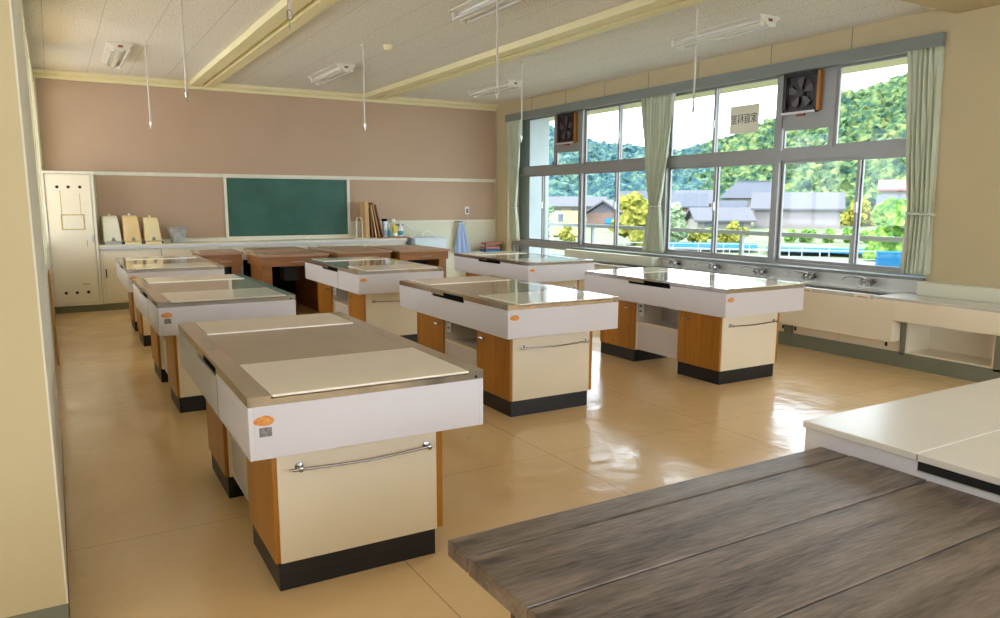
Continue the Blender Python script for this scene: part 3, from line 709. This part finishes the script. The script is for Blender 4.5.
b_ = MB(); b_.box(.0, .02, ly(4.14), ly(9.9), .25, .645); b_.box(.02, .14, ly(4.14), ly(4.16), .25, .645); b_.box(.02, .14, ly(4.16), ly(9.9), .25, .265); b_.build('deep_front_panel', 'lam_cream', sk, bevel=.002)
b_ = MB(); b_.box(.0, .02, ly(3.2), ly(4.14), .455, .645); b_.build('front_panel', 'lam_cream', sk, bevel=.002)
b_ = MB(); b_.box(.14, .54, ly(3.29), ly(4.08), .14, .155); b_.box(.5, .52, ly(3.29), ly(4.08), .155, .46); b_.box(.14, .5, ly(4.06), ly(4.08), .155, .46); b_.box(.14, .5, ly(3.29), ly(3.31), .155, .46); b_.build('open_cubby', 'lam_cream', sk)
b_ = MB(); b_.box(.13, .56, ly(3.2), ly(9.9), 0, .12); b_.build('plinth', 'plinth_grey', sk)
b_ = MB()
for a, c in ((3.2, 3.29), (4.08, 4.13), (5.36, 5.46), (6.6, 6.7), (7.85, 7.95), (9.1, 9.2), (9.82, 9.9)): b_.box(.13, .18, ly(a), ly(c), .12, .45 if a < 4.2 else .29)
b_.box(.13, .18, ly(3.2), ly(9.9), .12, .14)
b_.build('grey_frame', 'plinth_grey', sk)
for a, c in ((4.14, 4.8), (4.8, 5.36), (5.46, 6.03), (6.03, 6.6), (6.7, 7.28), (7.28, 7.85), (7.95, 8.52), (8.52, 9.1)):
    d = B(.155 if round(a*100) % 2 == 0 else .165, .18, ly(a)+.003, ly(c)-.003, .14, .29).build('sliding_door', 'lam_cream', sk)
for a in (4.28, 5.33, 5.49, 6.57, 6.73): B(.15, .1555, ly(a)-.012, ly(a)+.012, .175, .215).build('door_pull', 'black', sk)
for a in (4.47, 5.12):
    l = B(-.0065, -.004, ly(a)-.085, ly(a)+.085, .628, .668).build('paper_label', 'paper', sk); l['label'] = 'small white label with red print'
    b_ = MB()
    for k in range(7): b_.box(-.0075, -.0064, ly(a)-.06+k*.016, ly(a)-.05+k*.016, .640, .654)
    b_.build('red_print', 'redmark', l)
# boxed ledges on the wall beside the sink
struct(B(7.17, XR, 3.0, 4.19, .67, .80), 'trim_11', 'green_cream', 'cream boxed ledge on the pier above the counter', .006)
struct(B(7.10, XR, 7.9, 9.98, .67, .80), 'trim_12', 'green_cream', 'grey cream boxed ledge under the far windows', .006)
struct(B(7.16, 7.42, 10.0, 10.06, 0, .80), 'trim_13', 'green_cream')
def faucet(y, label):
    t = thing('faucet', label, 'faucet', (7.283, y, .745), 0, 'chrome wall faucets over the sink trough')
    k = MB(); k.lathe([(.03, 0), (.03, .008), (.02, .012), (.018, .05)], seg=16); o = k.build('wall_flange', 'chrome', t, smooth=True); o.rotation_euler = (0, -math.pi/2, 0)
    b_ = MB(); b_.tube([(-.04, 0, 0), (-.11, 0, 0)], .026, 12); b_.tube([(-.08, .0, -.045), (-.08, 0, .045)], .02, 12); b_.build('valve_body', 'chrome', t, smooth=True)
    s = MB(); s.tube([(-.09, 0, .01), (-.11, .03, .035), (-.14, .07, .046), (-.18, .13, .050), (-.21, .175, .045), (-.222, .195, .028), (-.224, .198, .008)], .0095, 10); s.build('spout', 'chrome', t, smooth=True)
    for s_ in (-1, 1):
        h = MB(); h.tube([(-.09, s_*.005, 0), (-.11, s_*.05, -.005)], .013, 8); h.tube([(-.112, s_*.055, .035), (-.112, s_*.055, -.04)], .011, 8); h.tube([(-.15, s_*.05, -.002), (-.075, s_*.06, -.002)], .011, 8)
        h.build('cross_handle', 'chrome', t, smooth=True)
    return t
for y, lb in ((4.72, 'chrome faucet nearest the pier, above the white sticker'), (5.42, 'chrome faucet second from the pier'), (6.10, 'chrome faucet in the middle of the five'), (6.83, 'chrome faucet second from the middle curtain'), (7.55, 'chrome faucet just beside the middle curtain')):
    faucet(y, lb)

# ---------------------------------------------------------------- ceiling lights
def light_fixture(x, y0, label, L=1.25):
    t = thing('fluorescent_light', label, 'ceiling light', (x, y0, ZC), 0, 'twin tube ceiling lights')
    P_ = [(-.13, 0), (-.13, -.008), (-.05, -.02), (-.02, -.085), (.02, -.085), (.05, -.02), (.13, -.008), (.13, 0)]
    MB().prism(P_, 'Y', 0, L).build('housing', 'fix_white', t)
    E_ = [(-.135, 0), (-.135, -.02), (-.02, -.10), (.02, -.10), (.135, -.02), (.135, 0)]
    for y in (-.012, L): MB().prism(E_, 'Y', y, y+.012).build('end_cap', 'fix_white', t)
    k = MB(); k.prism([(-.025, -.03), (.025, -.03), (.025, -.055), (-.025, -.055)], 'Y', -.018, -.012); k.build('end_plug', 'rust', t)
    for sx in (-.085, .085):
        MB().tube([(sx, .03, -.078), (sx, L-.03, -.078)], .018, 12).build('tube', 'tube', t, smooth=True)
        for y in (.004, L-.03): MB().box(sx-.018, sx+.018, y, y+.026, -.095, -.02).build('socket', 'fix_white', t, bevel=.003)
    return t
light_fixture(.82, 9.95, 'twin tube ceiling light at the far left, over the far left lab table')
light_fixture(3.48, 9.9, 'twin tube ceiling light between the two ceiling rails, far one')
light_fixture(3.52, 5.45, 'twin tube ceiling light cut by the top edge of the photo')
light_fixture(6.10, 9.9, 'twin tube ceiling light at the far right near the corner')
light_fixture(6.15, 5.28, 'twin tube ceiling light nearest the windows')
# ---------------------------------------------------------------- hanging rods
def rod(x, y, zb, label, top=ZC):
    t = thing('hanging_pipe', label, 'pipe', (x, y, zb), 0, 'white pipes hanging from the ceiling over the tables')
    b_ = MB(); b_.tube([(0, 0, .0), (0, 0, top-zb-.01)], .009, 10); b_.build('pipe', 'rod', t, smooth=True)
    b_ = MB(); b_.lathe([(.028, top-zb-.022), (.03, top-zb-.004), (.03, top-zb)]); b_.build('ceiling_flange', 'rod', t)
    b_ = MB(); b_.tube([(0, 0, -.05), (0, 0, -.0)], .005, 8); b_.lathe([(.013, -.012), (.014, .03), (.010, .035)]); b_.build('end_fitting', 'steel', t)
    return t
rod(1.08, 9.93, 2.45, 'white hanging pipe at the far left, left of the light')
rod(1.10, 7.30, 2.47, 'white hanging pipe second from the left')
rod(3.25, 8.64, 2.43, 'white hanging pipe above the chalkboard, right of the far central light')
rod(3.34, 5.716, 2.47, 'white hanging pipe crossing the second ceiling rail near the photo centre')
rod(5.40, 8.60, 2.38, 'white hanging pipe in front of the far window fan')
rod(5.37, 5.46, 2.42, 'white hanging pipe in front of the windows, right of the middle curtain')
rod(1.11, 3.98, 2.47, 'white hanging pipe whose lower end hangs over the nearest table')
b_ = MB(); b_.lathe([(.055, 0), (.055, -.03), (.035, -.055), (.01, -.06)], (3.5, 8.5, ZC)); o = b_.build('smoke_detector', 'cornice', smooth=True); tag(o, 'small cream smoke detector on the ceiling between the rails', 'detector')

# ---------------------------------------------------------------- foreground tables
wt = thing('white_demonstration_table', 'white topped table at the right edge beside the dark wooden table', 'table', (2.056, -.05, 0))
B(-.006, 1.9, 1.117+.09, 1.583, .828, .85).build('rear_top', 'demo_top', wt, bevel=.003)
B(-.006, 1.9, -.25, 1.203, .828, .85).build('front_top', 'demo_top', wt, bevel=.003)
b_ = MB(); b_.box(.0, .02, 1.205, 1.575, .62, .828); b_.box(.0, .02, -.24, 1.205, .62, .798); b_.box(.02, 1.89, 1.555, 1.575, .62, .828); b_.box(1.87, 1.89, -.24, 1.555, .62, .828)
b_.build('apron', 'lam_white', wt)
B(.004, .03, -.24, 1.205, .798, .828).build('hand_slot', 'black', wt)
B(-.002, .004, -.24, 1.205, .796, .8).build('slot_trim', 'alu', wt)
B(.15, 1.75, .0, 1.45, .1, .62).build('body', 'lam_cream', wt)
B(.17, 1.73, .02, 1.43, 0, .1).build('kick_plate', 'kick', wt)
dt = thing('dark_wooden_table', 'weathered dark plank table in the right foreground', 'table', (.722, -.345, 0))
Zt = .783
ys = [1.81, 1.705, 1.464, 1.20, .93, .66, .39, .12, -.0]
random.seed(3)
for i in range(len(ys)-1):
    g = .004 if i != 2 else .006
    dz = (0, .0006, -.0004, .0, .0003, 0, 0, 0)[i]
    p = B(0, 1.33, ys[i+1]+g/2, ys[i]-g/2, Zt-.042, Zt+dz)
    o = p.build('plank', 'old_wood', dt, bevel=.0025 if i else .006, loc=(.659, ys[i], Zt))
B(.02, 1.31, .02, 1.79, Zt-.052, Zt-.0425).build('seam_dark_board', 'dark_inside', dt)  # dark sheet added so the gaps between planks look dark
B(.09, 1.24, 1.50, 1.525, .66, Zt-.053).build('apron', 'old_wood_end', dt)
B(.045, .07, .1, 1.50, .66, Zt-.053).build('side_apron', 'old_wood_end', dt)
for x, y in ((.02, 1.49), (1.22, 1.49), (.02, .1), (1.22, .1)): B(x, x+.07, y, y+.07, 0, Zt-.053).build('leg', 'old_wood_end', dt, bevel=.004)

# ---------------------------------------------------------------- outside: balcony, building edge
struct(B(7.56, 8.85, -1.5, 16, -.25, -.04), 'trim_14', 'concrete', 'balcony slab outside the windows')
struct(B(7.56, 8.45, -1.5, 16, 3.1, 3.35), 'trim_15', 'cream_wall', 'eave slab above the windows')
struct(B(7.56, 7.98, 11.75, 12.6, -.04, 3.1), 'trim_16', 'concrete', 'pale concrete column outside the far window')
struct(B(-5, 8.3, -1.2, 15.5, 3.7, 7.2), 'trim_17', 'concrete', 'unseen roof block added to keep sun off the balcony')  # out-of-view mass added above the ceiling to block the sun
struct(B(-5, 7.56, -1.2, 15.5, -5, -.25), 'trim_18', 'concrete', 'lower storey of the school')
rl = thing('balcony_railing', 'grey metal balcony railing outside the windows', 'railing', (8.65, 4, 0))
b_ = MB(); b_.box(-.03, .03, -6, 11.5, 1.09, 1.15); b_.build('top_rail', 'rail', rl)
b_ = MB(); b_.box(-.012, .012, -6, 11.5, .50, .53); b_.build('mid_rail', 'rail', rl)
b_ = MB(); b_.box(-.012, .012, -6, 11.5, .12, .15); b_.build('low_rail', 'rail', rl)
y = -5.2
while y < 11.4:
    B(-.025, .025, y-.025, y+.025, -.04, 1.09).build('post', 'rail', rl); y += 1.78

# ---------------------------------------------------------------- outside: ground, hills, houses, trees
def gz(x, y):
    d = math.hypot(x, y); return -4 + max(0, d-55)*.0165
def terrain(name, f, a0, a1, d0, d1, na, nd, mt):
    b_ = MB(); g = []
    for j in range(nd+1):
        d = d0+(d1-d0)*j/nd; row = []
        for i in range(na+1):
            a = math.radians(a0+(a1-a0)*i/na); x, y = d*math.sin(a), d*math.cos(a); row.append(b_.bm.verts.new((x, y, f(a, d, x, y))))
        g.append(row)
    for j in range(nd):
        for i in range(na): b_.bm.faces.new((g[j][i], g[j][i+1], g[j+1][i+1], g[j+1][i]))
    return b_.build(name, mt)
o = terrain('ground', lambda a, d, x, y: gz(x, y), 0, 110, 9.5, 420, 30, 40, 'grass'); o['kind'] = 'structure'; o['label'] = 'grassy ground and lanes outside'
o = terrain('rice_field', lambda a, d, x, y: gz(x, y)+.25+(d-105)*.02, 31, 36.4, 105, 186, 12, 12, 'field'); tag(o, 'golden ripening rice field beyond the railing', 'field', kind='stuff')
o = terrain('rice_field', lambda a, d, x, y: gz(x, y)+.25, 57.2, 62, 112, 132, 12, 6, 'field'); tag(o, 'strip of yellow field beside the green tree at the right', 'field', kind='stuff')
o = terrain('road', lambda a, d, x, y: gz(x, y)+.12, 33, 62, 71, 74.5, 30, 2, 'road'); tag(o, 'pale lane running behind the school fence', 'road')
o = terrain('road', lambda a, d, x, y: gz(x, y)+.12, 30, 62, 48, 54, 30, 2, 'road'); tag(o, 'pale paved strip beside the pool', 'road')
o = terrain('swimming_pool', lambda a, d, x, y: gz(x, y)+.5, 43.2, 49.4, 82, 90, 8, 2, 'pool'); tag(o, 'blue pool seen between the middle curtain and the next window post', 'pool')
o = terrain('swimming_pool', lambda a, d, x, y: gz(x, y)+.4, 50, 56.5, 79.5, 86, 8, 2, 'pool'); tag(o, 'blue water strip behind the railing in the right window', 'pool')
tk = B(0, 3.4, 0, 2, 0, 1.9).build('water_tank', 'pool'); tk.location = (52.0, 33.4, gz(51, 32)); tk.rotation_euler = (0, 0, -.9); tag(tk, 'blue tank at the bottom right of the window', 'tank')
RIDGE = [(20, .10), (30, .104), (32, .104), (33.3, .0928), (35, .0864), (37.2, .071), (39.4, .067), (41.2, .0642), (43.4, .056), (45.5, .0657), (47.8, .0795), (50.1, .094), (52.3, .112), (53.8, .127), (55.4, .124), (57.9, .140), (59, .148), (63, .16), (75, .17)]
def ridge(ad):
    for (a, e), (b, g) in zip(RIDGE, RIDGE[1:]):
        if ad <= b: t_ = (ad-a)/(b-a); return e+(g-e)*max(0, t_)
    return .17
def far_h(ad, d):
    # wooded slope: foot at 190 m, ridge at 340 m
    t_ = min(1, max(0, (d-200)/140)); t_ = t_*t_*(3-2*t_)
    top = 1.55 + ridge(ad)*345*.93 - 2.5
    return -2 + (top+2)*t_
for nme, a0, a1, mt, lb in (('wooded_hill', 18, 46, 'leaf_far', 'haze-tinted wooded hill beyond the roofs in the left windows'), ('wooded_hill', 46, 76, 'leaf_near', 'bright green wooded hill filling the right windows')):
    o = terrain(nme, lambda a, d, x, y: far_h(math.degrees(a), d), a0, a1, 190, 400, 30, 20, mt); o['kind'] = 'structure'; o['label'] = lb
def forest(name, a0, a1, mt, lb, n, seed):
    rnd = random.Random(seed); b_ = MB()
    base = bmesh.new(); bmesh.ops.create_icosphere(base, subdivisions=3, radius=1)
    vs_ = [v.co.copy() for v in base.verts]; fs = [[v.index for v in f.verts] for f in base.faces]; base.free()
    V, Fc = [], []
    for k in range(n):
        ad = rnd.uniform(a0, a1); d = 192+148*rnd.random()**.8
        a = math.radians(ad); x, y = d*math.sin(a), d*math.cos(a); z = far_h(ad, d); r = rnd.uniform(1.6, 3.8)*(.75+d/700)
        off = len(V); sx = rnd.random()*100
        for c in vs_:
            q = 1+.6*noise.noise(c*2.3+Vector((sx, 0, k)))+.35*noise.noise(c*5.5+Vector((sx, 5, k)))
            V.append((x+c.x*r*q, y+c.y*r*q, z+r*.35+c.z*r*q*.95))
        Fc += [[off+i for i in f] for f in fs]
    b_.bm.free(); me = bpy.data.meshes.new(name); me.from_pydata(V, [], Fc); me.materials.append(M[mt])
    o = bpy.data.objects.new(name, me); COL.objects.link(o); tag(o, lb, 'trees', kind='stuff')
forest('forest_canopy', 28, 46.5, 'leaf_far', 'haze-tinted tree canopy covering the left hill', 1900, 1)
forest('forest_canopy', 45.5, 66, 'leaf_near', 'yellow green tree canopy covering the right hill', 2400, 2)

def house(x, y, rz, W, D, zw, zr, wall, roof, label, hip=False, wins=3):
    b0 = gz(x, y)-.6
    t = thing('house', label, 'house', (x, y, b0), rz, 'houses beyond the school fence')
    B(-W/2, W/2, -D/2, D/2, 0, zw-b0).build('walls', wall, t)
    r = MB(); e = .7; zb = zw-b0; zt = zr-b0
    if hip:
        b = r.bm; q = W*.28
        v = [b.verts.new(p) for p in ((-W/2-e, -D/2-e, zb), (W/2+e, -D/2-e, zb), (W/2+e, D/2+e, zb), (-W/2-e, D/2+e, zb), (-q, 0, zt), (q, 0, zt))]
        for f in ((0, 1, 5, 4), (1, 2, 5), (2, 3, 4, 5), (3, 0, 4), (3, 2, 1, 0)): b.faces.new([v[i] for i in f])
        r.tube([(-q, 0, zt), (q, 0, zt)], .18, 6)
    else:
        r.prism([(-D/2-e, zb-.1), (0, zt), (D/2+e, zb-.1), (D/2+e, zb-.4), (0, zt-.35), (-D/2-e, zb-.4)], 'X', -W/2-e, W/2+e)
        r.prism([(-D/2, zb-.3), (0, zt-.4), (D/2, zb-.3)], 'X', -W/2+.02, W/2-.02)
    r.build('roof', roof, t)
    for k in range(wins):
        xx = -W/2 + W*(k+.5)/wins
        f = B(xx-W/wins*.22, xx+W/wins*.22, -D/2-.06, -D/2, (zb)*.45, zb*.78).build('window', 'roof_pale', t)
        B(xx-W/wins*.19, xx+W/wins*.19, -D/2-.09, -D/2-.06, zb*.48, zb*.75).build('pane', 'house_glass', f)
    return t
def facing(x, y): return -math.atan2(x, y)
def H(x, y, *a, turn=0, **k): return house(x, y, facing(x, y)+turn, *a, **k)
H(111.5, 87.5, 13.6, 7, .75, 3.4, 'house_wall', 'roof_pale', 'long pale pinkish warehouse with grey tiled roof in the right window', wins=0)
H(109, 100.5, 5.0, 6, -.6, 2.0, 'house_wall3', 'roof_grey', 'small house with grey roof just left of the long warehouse')
H(133, 116, 12.5, 9, 2.6, 6.2, 'house_wall3', 'roof_grey', 'two storey house with hipped blue grey roof behind the warehouse', hip=True, wins=4)
H(105, 108.5, 8, 8, 1.0, 3.4, 'house_wall2', 'roof_grey', 'brown walled house with flat ridge just right of the middle curtain', wins=2)
H(117, 117, 7.5, 7, 1.6, 4.2, 'house_wall3', 'roof_pale', 'pale gabled house between the brown house and the hipped roof', wins=3)
H(98, 92.5, 9.0, 6, -1.2, .8, 'house_wall3', 'roof_pale', 'low house with broad pale roof above the yellow bushes', wins=2, turn=.3)
H(93.5, 117, 7.5, 6.5, -.3, 2.1, 'house_wall2', 'roof_pale', 'gable fronted pinkish brown house in the third window', turn=1.35, wins=2)
H(116, 132, 11, 9, .9, 4.2, 'house_wall3', 'roof_grey', 'house with grey gable just left of the middle curtain', wins=2)
H(107, 146, 13, 7, .9, 3.0, 'house_wall3', 'roof_pale', 'distant pale roofed house behind the gable fronted house', wins=3)
H(141, 87, 7, 6, 1.1, 3.2, 'house_wall3', 'roof_grey', 'small house partly hidden by the green tree at the right', wins=2)
H(158, 98, 7, 6, 4.6, 6.6, 'house_wall3', 'roof_red', 'small house with faded red roof on the hillside at the far right', wins=1)
H(90, 105, 9, 3, -1.9, -1.2, 'house_wall3', 'pool', 'low shed with bright blue roof in front of the gable fronted house', wins=0)
rnd = random.Random(5)
def tree(x, y, zt, R, mt, label, n=9, name='tree'):
    g = gz(x, y); h = zt-g
    t = thing(name, label, 'tree' if name == 'tree' else 'bush', (x, y, g), 0, 'trees and bushes outside')
    c = MB()
    rr = min(R, h*.55)
    for k in range(n):
        a = rnd.uniform(0, 6.28); q = rnd.uniform(0, .75)*R; zz = rnd.uniform(.35 if name == 'tree' else .2, .95)
        r = rr*rnd.uniform(.38, .6)*(1-.25*zz)
        c.blob((q*math.cos(a)*(1.15-zz*.6), q*math.sin(a)*(1.15-zz*.6), max(r*.6, h*zz-r*.8)), r, 3, .45, rnd.random()*50)
    c.build('crown', mt, t)
    s = MB(); s.tube([(0, 0, -.2), (.05, 0, h*.3), (0, .05, h*.6)], [R*.09, R*.07, R*.03], 8); s.build('trunk', 'bark', t)
tree(66.2, 40.8, 2.2, 2.9, 'leaf_green', 'bright green tree beside the nearest curtain', 16)
tree(58.4, 68.4, 2.9, 2.9, 'leaf_gold', 'golden yellow tree just left of the middle curtain', 16)
tree(65, 69.2, 1.6, 2.4, 'leaf_pale', 'silvery green tree just right of the middle curtain', 14)
tree(70.5, 64, -.5, 2.4, 'leaf_gold', 'rounded yellow green bush in front of the low pale roof', 10, 'bush')
tree(66.8, 66.2, -1.2, 1.8, 'leaf_gold', 'small yellow bush beside the silvery tree', 8, 'bush')
tree(124.3, 84, 2.8, 3.6, 'leaf_gold', 'yellow green tree beyond the right end of the warehouse', 12)
tree(92, 53, 1.0, 2.6, 'leaf_pale', 'small pale tree at the edge of the right field', 10)
for i, (x, y) in enumerate(((78.2, 62.2), (80.0, 60.8), (81.6, 59.2), (83.2, 57.6), (84.8, 56))):
    tree(x, y, -1.2+.15*(i % 2), 1.15, 'leaf_green', ['first bush from the left in the row below the warehouse', 'second bush from the left below the warehouse', 'middle bush of the row below the warehouse', 'fourth bush of the row below the warehouse', 'last bush at the right end of the row below the warehouse'][i], 6, 'bush')
tree(76, 73, -.9, 2.2, 'leaf_green', 'dark bush at the left end of the warehouse wall', 8, 'bush')
tree(56.5, 78.5, -1.0, 1.6, 'leaf_gold', 'yellow bush below the gable fronted house', 8, 'bush')
tree(46.5, 68.5, 1.6, .9, 'leaf_pale', 'slim young tree standing before the rice field', 8)
# pale bare tree close outside the far window
bt = thing('bare_tree', 'pale bare branched tree outside the top of the far window', 'tree', (13.6, 20.6, -4))
b_ = MB(); b_.tube([(0, 0, 0), (.1, 0, 4), (-.15, .1, 7.6)], [.26, .2, .15], 10)
rnd = random.Random(11)
def branch(p, d, l, r, k):
    q = p+d*l*.5+Vector((rnd.uniform(-.1, .1), 0, rnd.uniform(-.05, .1))); e = p+d*l
    b_.tube([p, q, e], [r, r*.8, r*.5], 7)
    if k:
        for _ in range(2):
            nd = (d+Vector((rnd.uniform(-.8, .8), rnd.uniform(-.5, .5), rnd.uniform(-.1, .6)))).normalized(); branch(e, nd, l*.62, r*.5, k-1)
for dv in ((-.8, .1, .5), (.5, 0, .8), (-.3, 0, 1)): branch(Vector((-.15, .1, 7.4)), Vector(dv).normalized(), .9, .12, 2)
b_.build('trunk_and_branches', 'bark', bt, smooth=True)
up = thing('sign_post', 'grey post with a short arm standing before the rice field', 'post', (30.2, 44.0, gz(30.2, 44)))
B(-.09, .09, -.09, .09, 0, 4.9).build('post', 'rail', up); B(-.09, .9, -.07, .07, 4.75, 4.9).build('arm', 'rail', up); B(.55, .9, -.1, .1, 4.2, 4.75).build('box', 'house_glass', up)
# fences
def fence(x0, y0, x1, y1, h, label):
    z0 = gz((x0+x1)/2, (y0+y1)/2); L = math.hypot(x1-x0, y1-y0)
    t = thing('wire_fence', label, 'fence', (x0, y0, z0), math.atan2(y1-y0, x1-x0), 'thin fences outside')
    b_ = MB(); b_.box(0, L, -.04, .04, h-.08, h); b_.box(0, L, -.03, .03, h*.5, h*.5+.06); b_.box(0, L, -.03, .03, .1, .16); b_.build('rails', 'rail', t)
    k = 0
    while k < L: B(k, k+.08, -.05, .05, 0, h+.05).build('post', 'rail', t); k += 2.4
fence(37, 60, 60.5, 34, 1.5, 'pale wire fence on the far side of the pool')
fence(46, 62.5, 63, 45.5, 1.3, 'pale wire fence along the lane below the houses')
fence(29, 48, 50, 28, 1.2, 'pale fence on the near side of the pool')
